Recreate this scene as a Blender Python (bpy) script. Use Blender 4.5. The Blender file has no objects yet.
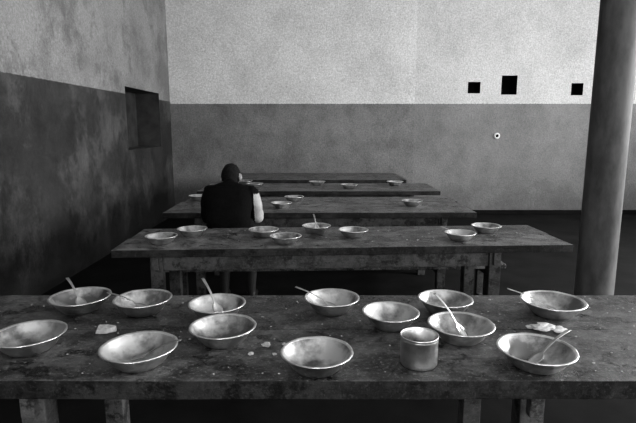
import bpy, bmesh, math, random, time
from mathutils import Vector, Matrix, noise
random.seed(7)
scene=bpy.context.scene
scene.view_settings.view_transform='Standard'
try: scene.view_settings.look='Medium High Contrast'
except Exception as e: print('look',e)
col=scene.collection

# ---------------------------------------------------------------- materials
def g(v): return (v,v,v,1)
def new_mat(name):
    m=bpy.data.materials.new(name); m.use_nodes=True
    nt=m.node_tree; return m,nt,nt.nodes['Principled BSDF']
def noise_node(nt,scale,detail=6,stretch=(1,1,1),rough=.6,off=(0,0,0)):
    tc=nt.nodes.new('ShaderNodeNewGeometry'); mp=nt.nodes.new('ShaderNodeMapping')
    mp.inputs['Scale'].default_value=stretch; mp.inputs['Location'].default_value=off
    n=nt.nodes.new('ShaderNodeTexNoise'); n.inputs['Scale'].default_value=scale
    n.inputs['Detail'].default_value=detail; n.inputs['Roughness'].default_value=rough
    nt.links.new(tc.outputs['Position'],mp.inputs[0]); nt.links.new(mp.outputs[0],n.inputs['Vector'])
    return n.outputs['Fac']
def ramp(nt,fac,stops):
    r=nt.nodes.new('ShaderNodeValToRGB')
    e=r.color_ramp.elements
    while len(e)<len(stops): e.new(.5)
    for i,(p,v) in enumerate(stops): e[i].position=p; e[i].color=g(v)
    nt.links.new(fac,r.inputs[0]); return r.outputs[0]
def mix(nt,fac,a,b,mode='MIX'):
    m=nt.nodes.new('ShaderNodeMix'); m.data_type='RGBA'; m.blend_type=mode
    for s,v in ((m.inputs[0],fac),(m.inputs[6],a),(m.inputs[7],b)):
        if hasattr(v,'is_output'): nt.links.new(v,s)
        else: s.default_value=v
    return m.outputs[2]
def math_n(nt,op,a,b=0.0):
    m=nt.nodes.new('ShaderNodeMath'); m.operation=op
    for s,v in ((m.inputs[0],a),(m.inputs[1],b)):
        if isinstance(v,(int,float)): s.default_value=v
        else: nt.links.new(v,s)
    return m.outputs[0]
def bump(nt,b,fac,strength,dist=.01):
    n=nt.nodes.new('ShaderNodeBump'); n.inputs['Strength'].default_value=strength; n.inputs['Distance'].default_value=dist
    nt.links.new(fac,n.inputs['Height']); nt.links.new(n.outputs[0],b.inputs['Normal'])
def simple(name,lo,hi,scale=8,rough=.6,metal=0,bs=.2,stretch=(1,1,1),a=.3,z=.7,spec=None):
    m,nt,b=new_mat(name)
    f=noise_node(nt,scale,8,stretch)
    nt.links.new(ramp(nt,f,[(a,lo),(z,hi)]),b.inputs['Base Color'])
    b.inputs['Roughness'].default_value=rough; b.inputs['Metallic'].default_value=metal
    if spec is not None: b.inputs['Specular IOR Level'].default_value=spec
    if bs: bump(nt,b,f,bs)
    return m
def wall_mat(name,line,up_lo,up_hi,lo_lo,lo_hi,blotch=.3,seed=0,seam=None,patch=2.1,grm=1.0):
    m,nt,b=new_mat(name)
    geo=nt.nodes.new('ShaderNodeNewGeometry'); sep=nt.nodes.new('ShaderNodeSeparateXYZ')
    nt.links.new(geo.outputs['Position'],sep.inputs[0])
    big=noise_node(nt,1.1,10,rough=.66,off=(seed,seed,0))
    fine=noise_node(nt,42,5,rough=.95,off=(seed,0,0))
    streak=noise_node(nt,1.6,10,(1,1,.8),.68,off=(0,seed,3))
    grime=noise_node(nt,3.0,10,(1,1,.8),.76,off=(seed,7,1))
    U=ramp(nt,big,[(.38,up_lo),(.56,up_hi)])
    L=ramp(nt,big,[(.38,lo_lo),(.60,lo_hi)])
    ch=ramp(nt,streak,[(.50,0),(.58,blotch*.55),(.70,blotch)])
    L=mix(nt,ch,L,g(lo_hi*patch))
    L=mix(nt,ramp(nt,grime,[(.38,.75*grm),(.52,0)]),L,g(lo_lo*.45))
    d=ramp(nt,streak,[(.36,.7*grm),(.48,0)])
    U=mix(nt,d,U,g(up_lo*.62))
    U=mix(nt,ramp(nt,grime,[(.54,0),(.62,.5*grm)]),U,g(up_lo*.6))
    wob=math_n(nt,'MULTIPLY',math_n(nt,'SUBTRACT',fine,.5),.035)
    z=math_n(nt,'ADD',sep.outputs['Z'],wob)
    mask=math_n(nt,'GREATER_THAN',z,line)
    c=mix(nt,mask,L,U)
    c=mix(nt,1.0,c,ramp(nt,fine,[(.33,.40),(.66,1.0)]),'MULTIPLY')
    # darker towards the foot of the wall, broken up by noise
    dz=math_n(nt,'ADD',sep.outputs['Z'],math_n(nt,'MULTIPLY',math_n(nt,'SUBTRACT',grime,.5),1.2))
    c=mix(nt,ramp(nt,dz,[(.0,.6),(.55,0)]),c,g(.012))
    if seam is not None:
        s=math_n(nt,'GREATER_THAN',sep.outputs['X'],seam)
        c=mix(nt,math_n(nt,'MULTIPLY',s,.22),c,g(up_lo*.32))
    nt.links.new(c,b.inputs['Base Color'])
    b.inputs['Roughness'].default_value=.65
    h=math_n(nt,'ADD',fine,math_n(nt,'MULTIPLY',big,3)); bump(nt,b,h,.45,.02)
    return m
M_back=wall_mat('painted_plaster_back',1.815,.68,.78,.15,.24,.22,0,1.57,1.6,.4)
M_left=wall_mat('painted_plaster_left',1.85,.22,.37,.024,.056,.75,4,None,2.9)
M_side=wall_mat('painted_plaster_side',1.82,.5,.6,.15,.2,.25,9)
M_ceil=simple('ceiling_whitewash',.5,.6,3,.9)
M_floor=simple('dark_concrete_floor',.004,.012,3,.85,0,.3,spec=.12)
M_shade_trim=simple('shade_and_trim_black',.006,.012,6,.9,spec=.1)  # near-black paints shade into the wall recesses; also colours baseboard and socket
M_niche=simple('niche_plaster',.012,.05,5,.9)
M_frame=simple('window_frame_paint',.3,.4,8,.5)
def wood_mat(name,lo,hi,wear,rough=.42,seed=0,spec=.5,sk=.7):
    m,nt,b=new_mat(name)
    grain=noise_node(nt,9,9,(.6,3.2,3.2),.78,(seed,0,0))
    blot=noise_node(nt,4.5,10,(1,1.3,1),.82,(seed,2,0))
    stain=noise_node(nt,11,8,(1,1.2,1),.76,(seed,9,0))
    sp=noise_node(nt,95,4,(1,1,1),.7)
    c=ramp(nt,grain,[(.38,lo),(.62,hi)])
    c=mix(nt,ramp(nt,blot,[(.45,0),(.56,.9)]),c,g(wear))
    c=mix(nt,ramp(nt,stain,[(.42,.9),(.50,0)]),c,g(lo*.4))
    c=mix(nt,ramp(nt,sp,[(.56,0),(.66,sk)]),c,g(wear*2.0))
    nt.links.new(c,b.inputs['Base Color'])
    nt.links.new(ramp(nt,stain,[(.38,rough-.18),(.56,rough+.25)]),b.inputs['Roughness'])
    b.inputs['Specular IOR Level'].default_value=spec
    bump(nt,b,math_n(nt,'ADD',grain,math_n(nt,'MULTIPLY',stain,1.2)),.7,.008)
    return m
M_wood=wood_mat('worn_dark_wood',.016,.045,.115)
M_wood2=wood_mat('worn_grey_wood',.026,.065,.16,seed=3)
M_edge=wood_mat('shaded_wood_edge',.007,.018,.035,.7,8,.2,.4)  # darker than the tops: shade on the table sides put into the colour
M_leg=wood_mat('leg_wood',.035,.07,.10,.7,5,.2,.25)
M_alu=simple('dented_aluminium',.60,.90,18,.30,1,.3,a=.38,z=.58)
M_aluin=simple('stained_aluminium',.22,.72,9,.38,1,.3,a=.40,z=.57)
M_spoon=simple('spoon_steel',.4,.6,30,.3,1,0)
M_bread=simple('bread',.28,.5,60,.9,0,.6)
M_paper=simple('paper',.5,.7,40,.8)
M_col=simple('painted_iron_column',.05,.105,7,.75,0,.4,(1,1,.4),a=.38,z=.62,spec=.25)
M_vest=simple('black_vest_cloth',.003,.006,40,.9,0,.4,spec=.1)
M_shirt=simple('light_shirt_cloth',.28,.40,40,.9,0,.4)
M_trous=simple('dark_trousers',.01,.02,40,.9)
M_skin=simple('skin',.18,.23,30,.55)
M_hair=simple('black_hair',.003,.008,140,.8,0,.8,spec=.2)
M_shoe=simple('black_shoes',.012,.02,20,.4)
M_white=simple('white_enamel',.6,.65,20,.4)

# ---------------------------------------------------------------- person (built first)
PX,PY=-.665,3.60
bmP=bmesh.new()
def capsule(a,ra,b,rb,fx=1.0,seg=20):
    a=Vector(a);b=Vector(b);d=b-a;L=d.length;q=d.to_track_quat('Z','Y').to_matrix()
    prof=[]
    for i in range(6): t=-math.pi/2+i*math.pi/10; prof.append((ra*math.cos(t),ra*math.sin(t)))
    for i in range(6): t=i*math.pi/10; prof.append((rb*math.cos(t),L+rb*math.sin(t)))
    rings=[]
    for r,z in prof:
        if r<1e-5: rings.append([bmP.verts.new(a+q@Vector((0,0,z)))])
        else: rings.append([bmP.verts.new(a+q@Vector((r*fx*math.cos(2*math.pi*k/seg),r*math.sin(2*math.pi*k/seg),z))) for k in range(seg)])
    for A,B in zip(rings,rings[1:]):
        for k in range(seg):
            k2=(k+1)%seg
            if len(A)==1: bmP.faces.new([A[0],B[k2],B[k]])
            elif len(B)==1: bmP.faces.new([A[k],A[k2],B[0]])
            else: bmP.faces.new([A[k],A[k2],B[k2],B[k]])
def chain(pts):
    for (p,r),(q,s) in zip(pts,pts[1:]): capsule(p,r,q,s)
def loft(rings,seg=36):
    R=[]
    for (cx,cy,cz),rx,ry,tilt,sq in rings:
        row=[]
        for k in range(seg):
            t=2*math.pi*k/seg; c,s=math.cos(t),math.sin(t); e=2/sq
            x=rx*math.copysign(abs(c)**e,c); y=ry*math.copysign(abs(s)**e,s)
            row.append(bmP.verts.new((cx+x,cy+y*math.cos(tilt),cz-y*math.sin(tilt))))
        R.append(row)
    bmP.faces.new(R[0][::-1]); bmP.faces.new(R[-1])
    for A,B in zip(R,R[1:]):
        for k in range(seg): bmP.faces.new([A[k],A[(k+1)%seg],B[(k+1)%seg],B[k]])
loft([((0,0,.452),.13,.10,0,2.4),((0,0,.50),.160,.125,0,2.5),((0,.005,.58),.162,.120,.1,2.5),((0,.02,.68),.150,.105,.2,2.5),
      ((0,.05,.78),.158,.108,.35,2.6),((0,.085,.87),.168,.110,.45,2.7),((0,.115,.93),.174,.098,.5,2.8),((0,.13,.970),.166,.080,.55,2.6),
      ((0,.145,.995),.115,.062,.6,2.3),((0,.16,1.012),.06,.045,.7,2)])
capsule((0,.15,.985),.052,(0.0,.21,1.035),.048)
for s in (-1,1):
    k=1.0 if s>0 else .90
    chain([((s*.11,.12,.952),.058),((s*.160*k,.12,.948),.057),((s*.195*k,.135,.87),.046),((s*.207*k,.18,.745),.040),((s*.195*k,.25,.775),.041),((s*.165,.36,.808),.036),((s*.10,.46,.797),.025)])
    chain([((s*.085,.03,.54),.085),((s*.10,.22,.545),.075),((s*.11,.42,.54),.056),((s*.11,.435,.44),.053),((s*.11,.43,.32),.052),((s*.11,.40,.11),.036),((s*.112,.39,.045),.038)])
    chain([((s*.112,.40,.04),.038),((s*.116,.48,.036),.036),((s*.12,.56,.030),.028)])
def ell(c,r,rot=None,seg=32,fn=None):
    t=bmesh.new(); bmesh.ops.create_uvsphere(t,u_segments=seg,v_segments=seg//2,radius=1)
    for v in t.verts:
        p=v.co.copy()
        if fn: p=fn(p)
        v.co=Vector((p.x*r[0],p.y*r[1],p.z*r[2]))
    M=(rot.to_4x4() if rot else Matrix.Identity(4))
    bmesh.ops.transform(t,matrix=Matrix.Translation(c)@M,verts=t.verts)
    m=bpy.data.meshes.new('t'); t.to_mesh(m); t.free(); return m
HM=Matrix.Rotation(math.radians(-36),3,'X')@Matrix.Rotation(math.radians(-8),3,'Z')
HCn=Vector((-.004,.240,1.060))
def hp(x,y,z): return HCn+HM@Vector((x,y,z))
def headfn(p):
    q=p.copy()
    if p.z<0: q.x*=1-.32*(-p.z); q.y=q.y*(1-.25*(-p.z))+.12*(-p.z)
    return q
for m in [ell(HCn,(.070,.090,.104),HM,40,headfn),
          ell(hp(0,.096,-.012),(.012,.016,.024),HM,12),ell(hp(0,.091,-.005),(.008,.012,.03),HM,12),
          ell(hp(0,.086,-.052),(.024,.010,.007),HM,12),ell(hp(0,.086,-.062),(.020,.010,.006),HM,12),
          ell(hp(0,.076,-.092),(.022,.016,.014),HM,12),
          ell(hp(.03,.078,.022),(.020,.010,.007),HM,12),ell(hp(-.03,.078,.022),(.020,.010,.007),HM,12),
          ell(hp(.03,.078,.004),(.013,.010,.010),HM,12),ell(hp(-.03,.078,.004),(.013,.010,.010),HM,12),
          ell(hp(.077,-.004,-.014),(.013,.017,.030),HM,14),ell(hp(-.077,-.004,-.014),(.013,.017,.030),HM,14)]:
    bmP.from_mesh(m)
for s in (-1,1):
    w=Vector((s*.10,.46,.797)); fwd=Vector((-s*.45,.89,-.12)).normalized(); side=Vector((fwd.y,-fwd.x,0)).normalized()*s
    up=Vector((0,0,1)); palm=w+fwd*.05
    q=fwd.to_track_quat('Y','Z').to_matrix()
    bmP.from_mesh(ell(palm,(.037,.048,.014),q,16))
    for k,(off,ln) in enumerate([(-.028,.068),(-.010,.078),(.009,.073),(.027,.058)]):
        a=palm+fwd*.035+side*off
        pts=[a,a+fwd*ln*.4+up*.006+side*off*.25,a+fwd*ln*.75-up*.006+side*off*.45,a+fwd*ln*.95-up*.010+side*off*.5]
        chain(list(zip(pts,(.009,.0085,.008,.007))))
    a=palm-fwd*.02-side*.03
    chain(list(zip([a,a-side*.025+fwd*.02,a-side*.033+fwd*.05-up*.005],(.011,.0095,.008))))
bmesh.ops.recalc_face_normals(bmP,faces=bmP.faces)
me=bpy.data.meshes.new('person'); bmP.to_mesh(me); bmP.free()
o=bpy.data.objects.new('tmpP',me); col.objects.link(o)
rm=o.modifiers.new('r','REMESH'); rm.mode='VOXEL'; rm.voxel_size=.007; rm.use_smooth_shade=True
sm=o.modifiers.new('s','SMOOTH'); sm.factor=.5; sm.iterations=2
dg=bpy.context.evaluated_depsgraph_get(); pm=bpy.data.meshes.new_from_object(o.evaluated_get(dg)); bpy.data.objects.remove(o)
pm.materials.clear()
for m in (M_vest,M_shirt,M_trous,M_skin,M_hair,M_shoe): pm.materials.append(m)
HI=HM.inverted()
def is_head(c,l): return l.length<.15 and c.z>.985 and c.y>.15
def is_ear(l): return abs(l.x)>.070 and -.046<l.z<.020 and abs(l.y+.004)<.022
def is_hair(l): return (l.z>.055 or (l.y<.035 and l.z>-.10)) and not is_ear(l)
for p in pm.polygons:
    c=p.center; l=HI@(c-HCn); p.use_smooth=True
    if is_head(c,l) and (c.z>1.015 or l.y>0) and abs(l.x)<.1: p.material_index=4 if is_hair(l) else 3
    elif c.y>.47 and c.z>.7: p.material_index=3
    elif c.z<.085: p.material_index=5
    elif c.z<.60: p.material_index=2
    elif (c.x>.186 and c.z<.945) or (c.y>.24 and c.z<.93): p.material_index=1
    else: p.material_index=0
for v in pm.vertices:
    c=v.co; l=HI@(c-HCn)
    if is_head(c,l) and is_hair(l) and c.z>1.03: v.co+=v.normal*(.003+.004*noise.noise(c*60))
    elif .58<c.z<1.0 and c.y<.40:
        n=.008*noise.noise(Vector((c.x*9,c.y*9,c.z*16)))
        hem=.005 if (abs(c.x)<.185 and c.y<.24) else 0
        v.co+=v.normal*(n+hem)
person=bpy.data.objects.new('seated_person',pm); col.objects.link(person); person.location=(PX,PY,0)

# ---------------------------------------------------------------- helpers
def obj_from_bm(name,bm,mats,parent=None,smooth=False):
    me=bpy.data.meshes.new(name); bmesh.ops.recalc_face_normals(bm,faces=bm.faces); bm.to_mesh(me); bm.free()
    for m in mats: me.materials.append(m)
    if smooth:
        for p in me.polygons: p.use_smooth=True
    o=bpy.data.objects.new(name,me); col.objects.link(o)
    if parent: o.parent=parent
    return o
def box(bm,x0,x1,y0,y1,z0,z1,mi=0,rot=None,jit=0):
    vs=[bm.verts.new(Vector((x,y,z))+Vector((random.uniform(-jit,jit),random.uniform(-jit,jit),random.uniform(-jit,jit)))) for x in (x0,x1) for y in (y0,y1) for z in (z0,z1)]
    for q in ((0,1,3,2),(4,6,7,5),(0,4,5,1),(2,3,7,6),(0,2,6,4),(1,5,7,3)):
        f=bm.faces.new([vs[i] for i in q]); f.material_index=mi
    return vs
def empty(name,loc=(0,0,0),rz=0):
    e=bpy.data.objects.new(name,None); e.location=loc; e.rotation_euler[2]=rz; col.objects.link(e); return e
def bevel(o,w,seg=2):
    m=o.modifiers.new('bevel','BEVEL'); m.width=w; m.segments=seg; m.limit_method='ANGLE'
def wall(name,o,u,d,ulen,vlen,holes,thick,mat,backed=False,nichemat=None):
    o=Vector(o);u=Vector(u);d=Vector(d);v=Vector((0,0,1))
    us=sorted(set([0,ulen]+[h[0] for h in holes]+[h[1] for h in holes]))
    vs=sorted(set([0,vlen]+[h[2] for h in holes]+[h[3] for h in holes]))
    bm=bmesh.new(); V={}
    for k in (0,1):
        for i,a in enumerate(us):
            for j,b in enumerate(vs): V[i,j,k]=bm.verts.new(o+u*a+v*b+d*(thick*k))
    def solid(i,j):
        if i<0 or j<0 or i>=len(us)-1 or j>=len(vs)-1: return False
        a=(us[i]+us[i+1])/2;b=(vs[j]+vs[j+1])/2
        return not any(h[0]<a<h[1] and h[2]<b<h[3] for h in holes)
    for i in range(len(us)-1):
        for j in range(len(vs)-1):
            if solid(i,j):
                bm.faces.new([V[i,j,0],V[i+1,j,0],V[i+1,j+1,0],V[i,j+1,0]])
                bm.faces.new([V[i,j,1],V[i+1,j,1],V[i+1,j+1,1],V[i,j+1,1]])
                for (di,dj,a,b) in ((-1,0,(i,j),(i,j+1)),(1,0,(i+1,j),(i+1,j+1)),(0,-1,(i,j),(i+1,j)),(0,1,(i,j+1),(i+1,j+1))):
                    if not solid(i+di,j+dj):
                        f=bm.faces.new([V[a[0],a[1],0],V[b[0],b[1],0],V[b[0],b[1],1],V[a[0],a[1],1]])
                        ii,jj=i+di,j+dj
                        if 0<=ii<len(us)-1 and 0<=jj<len(vs)-1 and nichemat: f.material_index=1
            elif backed:
                f=bm.faces.new([V[i,j,1],V[i+1,j,1],V[i+1,j+1,1],V[i,j+1,1]]); f.material_index=1
    return obj_from_bm(name,bm,[mat]+([nichemat] if nichemat else []))

# ---------------------------------------------------------------- room
XL,XR,YB,YN,HC=-2.40,6.3,8.29,-3.2,3.9
wall('wall_back',(XL,YB,0),(1,0,0),(0,1,0),XR-XL,HC,
     [(2.42-XL,2.62-XL,1.98,2.16),(2.96-XL,3.21-XL,1.96,2.26),(4.09-XL,4.28-XL,1.95,2.14)],.3,M_back,True,M_shade_trim)
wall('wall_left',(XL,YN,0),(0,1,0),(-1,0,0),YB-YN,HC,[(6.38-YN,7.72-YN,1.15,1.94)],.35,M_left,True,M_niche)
RW=[(-1.6,.0,1.0,2.9),(2.6,4.4,1.0,2.9),(5.6,7.4,1.0,2.9)]
wall('wall_right',(XR,YN,0),(0,1,0),(1,0,0),YB-YN,HC,[(a-YN,b-YN,c,d) for a,b,c,d in RW],.3,M_side)
RN=[(-1.2,.6,1.1,2.9),(2.4,4.2,1.1,2.9)]
wall('wall_front',(XL,YN,0),(1,0,0),(0,-1,0),XR-XL,HC,[(a-XL,b-XL,c,d) for a,b,c,d in RN],.3,M_side)
bm=bmesh.new(); box(bm,XL-.35,XR+.3,YN-.3,YB+.3,-.15,0); obj_from_bm('floor',bm,[M_floor])
bm=bmesh.new(); box(bm,XL-.35,XR+.3,YN-.3,YB+.3,HC,HC+.15); obj_from_bm('ceiling',bm,[M_ceil])
bm=bmesh.new(); box(bm,XL+.001,XR-.001,YB-.02,YB-.0005,0.001,.07); bevel(obj_from_bm('baseboard_back',bm,[M_shade_trim]),.004)
n=1
for a,b,c,d in RW:
    bm=bmesh.new(); x0,x1=XR+.12,XR+.18
    for y in (a,(a+b)/2-.03,b-.06): box(bm,x0,x1,y,y+.06,c,d)
    for z in (c,c+(d-c)*.62,d-.06): box(bm,x0+.002,x1-.002,a,b,z,z+.06)
    obj_from_bm('window_%d'%n,bm,[M_frame]); n+=1
for a,b,c,d in RN:
    bm=bmesh.new(); y0,y1=YN-.18,YN-.12
    for x in (a,(a+b)/2-.03,b-.06): box(bm,x,x+.06,y0,y1,c,d)
    for z in (c,c+(d-c)*.62,d-.06): box(bm,a,b,y0+.002,y1-.002,z,z+.06)
    obj_from_bm('window_%d'%n,bm,[M_frame]); n+=1

def lathe(bm,prof,seg=48,mi=0,warp=0,mis=None):
    rings=[]; ph=random.uniform(0,6)
    for r,z in prof:
        if r<1e-6: rings.append([bm.verts.new((0,0,z))]); continue
        rings.append([bm.verts.new((r*(1+warp*math.sin(2*(2*math.pi*k/seg)+ph))*math.cos(2*math.pi*k/seg),r*(1-warp*math.sin(2*(2*math.pi*k/seg)+ph))*math.sin(2*math.pi*k/seg),z)) for k in range(seg)])
    for i in range(len(rings)-1):
        A,B=rings[i],rings[i+1]
        for k in range(seg):
            k2=(k+1)%seg
            if len(A)==1 and len(B)==1: continue
            if len(A)==1: f=bm.faces.new([A[0],B[k],B[k2]])
            elif len(B)==1: f=bm.faces.new([A[k],A[k2],B[0]])
            else: f=bm.faces.new([A[k],A[k2],B[k2],B[k]])
            f.smooth=True; f.material_index=(mis[i] if mis else mi)
bm=bmesh.new()
lathe(bm,[(.0,0),(.19,0),(.19,.03),(.16,.05),(.135,.09),(.122,.12)]+[(.122-.006*i/8,.12+(HC-.3)*i/8) for i in range(1,9)]+[(.15,HC-.12),(.17,HC-.05),(.17,HC),(0,HC)],64)
o=obj_from_bm('support_column',bm,[M_col],smooth=True); o.location=(1.925,3.35,0)

# ---------------------------------------------------------------- tables
def table(cx,cy,L,D,rz,legx,mat,apron=True,planks=3,H=.76,TH=.045):
    root=empty('dining_table',(cx,cy,0),rz)
    bm=bmesh.new(); w=D/planks
    for i in range(planks):
        y0=-D/2+i*w
        e=random.uniform(-.012,.012)
        nseg=14
        xs=[-L/2+e+(L)*k/nseg for k in range(nseg+1)]
        prev=None
        for k,x in enumerate(xs):
            a=y0+.0006+random.uniform(-.0004,.0004)-(0.004*random.random() if i==0 else 0)
            b=y0+w-.0006+random.uniform(-.0004,.0004)
            dz=random.uniform(-.0012,.0)
            r=[bm.verts.new((x,a,H-TH)),bm.verts.new((x,b,H-TH)),bm.verts.new((x,b,H+dz)),bm.verts.new((x,a,H+dz))]
            if prev:
                for q in range(4):
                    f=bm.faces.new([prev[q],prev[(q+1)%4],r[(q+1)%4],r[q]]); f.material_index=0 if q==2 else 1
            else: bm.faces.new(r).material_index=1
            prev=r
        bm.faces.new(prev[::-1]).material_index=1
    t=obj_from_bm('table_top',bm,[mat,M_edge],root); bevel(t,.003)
    bm=bmesh.new()
    x0,x1=legx
    ya,yb=-D/2+.09,D/2-.09
    for x in (x0,x1):
        for y in (ya,yb): box(bm,x-.035,x+.035,y-.035,y+.035,0,H-TH-.0005,0,jit=.002)
        box(bm,x-.02,x+.02,ya-.06,yb+.06,H-.13,H-TH-.0007)
        box(bm,x-.018,x+.018,ya+.034,yb-.034,.20,.27)
    if apron:
        for y in (ya,yb): box(bm,x0+.034,x1-.034,y-.014,y+.014,H-.145,H-TH-.002)
    box(bm,x0+.016,x1-.016,-.02,.02,.21,.26)
    bevel(obj_from_bm('leg_frame',bm,[M_leg],root),.004)
    return root
t1=table(.05,1.60,3.36,.70,0,(-.86,.56),M_wood,apron=False,planks=2,TH=.055)
t2=table(.16,3.07,2.64,.60,math.radians(3.0),(-1.10,.88),M_wood2,planks=2)
table(.02,4.41,2.52,.92,math.radians(.5),(-1.0,1.0),M_wood2,planks=3)
table(.01,5.72,2.62,.78,0,(-1.0,1.0),M_wood2,planks=2)
table(.0,7.02,2.30,1.0,0,(-.9,.9),M_wood2,planks=3)
def bench(cx,cy,L,rz=0,H=.45):
    root=empty('wooden_bench',(cx,cy,0),rz)
    bm=bmesh.new(); box(bm,-L/2,L/2,-.12,.12,H-.035,H); bevel(obj_from_bm('seat_plank',bm,[M_wood2],root),.005)
    bm=bmesh.new()
    for s in (-1,1):
        x=s*(L/2-.12)
        box(bm,x-.025,x+.025,-.16,.14,H-.085,H-.0355)
        for y in (-.09,.09): box(bm,x-.024,x+.024,y-.024,y+.024,0,H-.084)
        box(bm,x-.018,x+.018,-.07,.07,.12,.17)
    box(bm,-L/2+.1,L/2-.1,-.015,.015,.125,.165)
    bevel(obj_from_bm('leg_frame',bm,[M_leg],root),.003)
bench(.12,3.60,2.5,math.radians(2.2))
bench(.0,5.07,2.3); bench(.0,6.3,2.3)

# ---------------------------------------------------------------- bowls, mug, spoons
def bowl(x,y,R=.104,H=.055,z=.7608):
    bm=bmesh.new()
    out=[(0,0),(.52*R,0),(.60*R,.004),(.74*R,.33*H),(.88*R,.70*H),(.955*R,.93*H),(.98*R,.96*H),(1.01*R,.972*H),(1.04*R,H-.0015),(1.035*R,H+.0005),(1.01*R,H+.0018),(.975*R,H+.0008)]
    inn=[(.945*R,.95*H),(.865*R,.72*H),(.725*R,.37*H),(.58*R,.010),(.50*R,.005),(.3*R,.0035),(0,.0035)]
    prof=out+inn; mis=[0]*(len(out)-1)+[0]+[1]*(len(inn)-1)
    lathe(bm,prof,48,0,.007,mis)
    sd=random.uniform(0,99)
    for v in bm.verts:
        d=noise.noise(Vector((v.co.x*28+sd,v.co.y*28,v.co.z*20)))
        rr=math.hypot(v.co.x,v.co.y)
        if rr>.61*R: v.co.x*=1+.012*d; v.co.y*=1+.012*d; v.co.z+=.0012*d
    o=obj_from_bm('metal_bowl',bm,[M_alu,M_aluin],smooth=True)
    o.location=(x,y,z); o.rotation_euler=(0,0,random.uniform(0,6))
    return o
front=[(-.880,1.44,.102),(-.882,1.777,.105),(-.642,1.755,.101),(-.36,1.705,.098),(-.512,1.346,.104),(-.30,1.495,.101),(-.003,1.314,.099),(.051,1.765,.098),(.247,1.620,.094),(.466,1.752,.096),(.456,1.515,.101),(.851,1.733,.108),(.62,1.335,.104)]
for b in front: bowl(*b,H=.053+.002*random.random())
for b in [(-.92,2.87),(-.79,3.08),(-.34,3.06),(-.19,2.87),(-.01,3.18),(.22,3.05),(.86,2.96),(1.09,3.18)]: bowl(b[0],b[1],.091,.046)
for b in [(-.31,4.19),(-.22,4.57),(.82,4.31),(-1.12,4.64)]: bowl(b[0],b[1],.088,.045)
for b in [(-.88,5.98),(-.72,5.67),(-.01,5.89),(.35,5.57),(.91,5.89)]: bowl(b[0],b[1],.095,.045)

bm=bmesh.new(); R=.053;H=.088
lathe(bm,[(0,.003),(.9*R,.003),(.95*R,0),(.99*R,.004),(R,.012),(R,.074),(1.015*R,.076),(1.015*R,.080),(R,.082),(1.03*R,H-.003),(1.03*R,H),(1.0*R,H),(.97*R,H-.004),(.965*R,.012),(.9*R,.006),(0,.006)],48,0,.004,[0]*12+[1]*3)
pts=[Vector((R*.98+.026*math.sin(a*math.pi/10),0,.068-.046*a/10)) for a in range(11)]
prev=None
for i,p in enumerate(pts):
    r=[bm.verts.new(p+Vector((dx,dy,0))) for dx,dy in ((-.0015,-.007),(.0015,-.007),(.0015,.007),(-.0015,.007))]
    if prev:
        for q in range(4): bm.faces.new([prev[q],prev[(q+1)%4],r[(q+1)%4],r[q]])
    prev=r
o=obj_from_bm('metal_mug',bm,[M_alu,M_aluin],smooth=True); o.location=(.29,1.35,.7608); o.rotation_euler[2]=math.radians(60)

def spoon(tip,end):
    tip=Vector(tip);end=Vector(end);d=end-tip;L=d.length
    bm=bmesh.new(); rings=[]; N=22
    for i in range(N+1):
        s=i/N*L
        if s<.055:
            t=s/.055; w=.019*math.sqrt(max(.02,1-(2*t-1)**2)); dip=-.006*math.sin(math.pi*t)
        else:
            t=(s-.055)/(L-.055); w=.003+.003*t; dip=.006*math.sin(math.pi*t)
        w=max(w,.003); row=[]
        for k in range(5):
            c=(k-2)/2; cup=(dip*(1-c*c)) if s<.055 else dip
            row.append((s,w*c,cup))
        rings.append(row)
    V=[[bm.verts.new(Vector(p)) for p in row] for row in rings]
    W=[[bm.verts.new(Vector(p)-Vector((0,0,.0014))) for p in row] for row in rings]
    for i in range(N):
        for k in range(4):
            bm.faces.new([V[i][k],V[i+1][k],V[i+1][k+1],V[i][k+1]]); bm.faces.new([W[i][k],W[i][k+1],W[i+1][k+1],W[i+1][k]])
        for k in (0,4): bm.faces.new([V[i][k],V[i+1][k],W[i+1][k],W[i][k]])
    for i in (0,N):
        for k in range(4): bm.faces.new([V[i][k],V[i][k+1],W[i][k+1],W[i][k]])
    q=d.to_track_quat('X','Z').to_matrix().to_4x4()
    o=obj_from_bm('spoon',bm,[M_spoon],smooth=True); o.matrix_world=Matrix.Translation(tip)@q
for bx,by,ex,ey,ez in [(-.882,1.777,-.955,1.835,.868),(-.642,1.755,-.775,1.76,.835),(-.36,1.705,-.425,1.775,.885),(.051,1.765,-.085,1.81,.84),
    (.456,1.515,.385,1.585,.892),(.851,1.733,.70,1.775,.845),(.62,1.335,.74,1.40,.84),(-.512,1.346,-.39,1.345,.835),(-.01,3.18,-.03,3.25,.87),(.86,2.96,.75,3.0,.835)]:
    dx,dy=ex-bx,ey-by; l=math.hypot(dx,dy)
    spoon((bx-dx/l*.025,by-dy/l*.025,.774),(ex,ey,ez))

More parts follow.
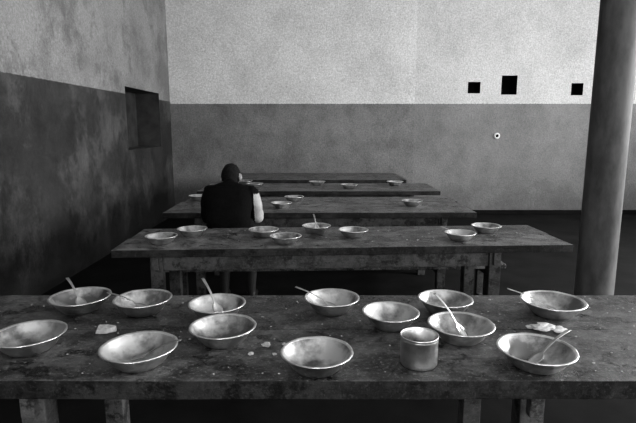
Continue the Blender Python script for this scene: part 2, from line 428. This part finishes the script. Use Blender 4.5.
def chunks(name,items,mat,flat=.5,parent=None):
    bm=bmesh.new()
    for x,y,s in items:
        t=bmesh.new(); bmesh.ops.create_icosphere(t,subdivisions=3 if s>.012 else 1,radius=1)
        sd=random.uniform(0,50)
        for v in t.verts:
            k=1+.55*noise.noise(v.co*1.6+Vector((sd,0,0)))+(.25*noise.noise(v.co*4+Vector((sd,0,0))) if s>.012 else 0)
            v.co=Vector((x+v.co.x*s*k,y+v.co.y*s*k*.75,.7608+s*flat*.9+v.co.z*s*flat*min(k,1)*.9))
        m=bpy.data.meshes.new('t'); t.to_mesh(m); t.free(); bm.from_mesh(m); bpy.data.meshes.remove(m)
    o=obj_from_bm(name,bm,[mat])
    if parent:
        o.parent=parent; o.matrix_parent_inverse=(Matrix.Translation(parent.location)@Matrix.Rotation(parent.rotation_euler[2],4,'Z')).inverted()
    return o
bm=bmesh.new()
base=[(-.034,-.018),(.002,-.026),(.034,-.012),(.030,.016),(.004,.024),(-.030,.018)]
lo=[bm.verts.new((x,y,0)) for x,y in base]; hi=[bm.verts.new((x*.9+.002,y*.9,.012+.010*(i%3)/2)) for i,(x,y) in enumerate(base)]
bm.faces.new(lo[::-1]); bm.faces.new(hi)
for i in range(6): bm.faces.new([lo[i],lo[(i+1)%6],hi[(i+1)%6],hi[i]])
o=obj_from_bm('bread_crust',bm,[M_bread]); o.location=(-.705,1.578,.7608); o.rotation_euler[2]=.25; bevel(o,.004)
chunks('crumpled_paper',[(.755,1.585,.034),(.80,1.570,.026),(.72,1.60,.018),(.77,1.61,.02)],M_paper,.38).location.z=.0015
cr=[(-.16,1.46,.014),(-.20,1.40,.011),(-.105,1.47,.009),(-.13,1.40,.008)]
cr+=[(random.uniform(-1.1,1.4),random.uniform(1.28,1.92),random.uniform(.0015,.0045)) for _ in range(260)]
cr=[c for c in cr if all(math.hypot(c[0]-b[0],c[1]-b[1])>b[2]*1.09 for b in front) and math.hypot(c[0]-.29,c[1]-1.37)>.09]
chunks('crumbs',cr,M_bread,.6,t1)
mid=[(-.92,2.87),(-.79,3.08),(-.34,3.06),(-.19,2.87),(-.01,3.18),(.22,3.05),(.86,2.96),(1.09,3.18)]
cr2=[(random.uniform(-1,1.3),random.uniform(2.9,3.25),random.uniform(.003,.007)) for _ in range(50)]
cr2=[c for c in cr2 if all(math.hypot(c[0]-b[0],c[1]-b[1])>.11 for b in mid)]
chunks('crumbs',cr2,M_bread,.5,t2)

bm=bmesh.new(); lathe(bm,[(0,0),(.05,0),(.05,.012),(.042,.022),(.03,.026),(.024,.016),(0,.016)],32,0,0,[0,0,0,0,0,1])
o=obj_from_bm('wall_socket',bm,[M_white,M_shade_trim],smooth=True); o.rotation_euler[0]=math.pi/2; o.location=(2.93,YB-.001,1.30)

# ---------------------------------------------------------------- lights
w=bpy.data.worlds.new('overcast_sky'); scene.world=w; w.use_nodes=True
w.node_tree.nodes['Background'].inputs[0].default_value=g(.8); w.node_tree.nodes['Background'].inputs[1].default_value=.8
def area(name,loc,tgt,sx,sy,E,spread=180):
    l=bpy.data.lights.new(name,'AREA'); l.shape='RECTANGLE'; l.size=sx; l.size_y=sy; l.energy=E; l.spread=math.radians(spread)
    o=bpy.data.objects.new(name,l); o.location=loc; o.rotation_euler=(Vector(tgt)-Vector(loc)).to_track_quat('-Z','Y').to_euler(); col.objects.link(o)
for i,(a,b,c,d) in enumerate(RW):  # added area lamps outside the unseen windows, to boost the daylight
    area('window_boost',(XR+.25,(a+b)/2,(c+d)/2),(0,(a+b)/2,(c+d)/2),b-a,d-c,[260,580,110][i])
for a,b,c,d in RN:
    area('window_boost',((a+b)/2,YN-.25,(c+d)/2),((a+b)/2,0,(c+d)/2),b-a,d-c,150)

# ---------------------------------------------------------------- camera
c=bpy.data.cameras.new('camera'); c.sensor_width=36; c.lens=500/636*36; c.clip_start=.05
cam=bpy.data.objects.new('camera',c); cam.location=(0,0,1.43); cam.rotation_euler=(math.radians(80.5),0,0); col.objects.link(cam); scene.camera=cam
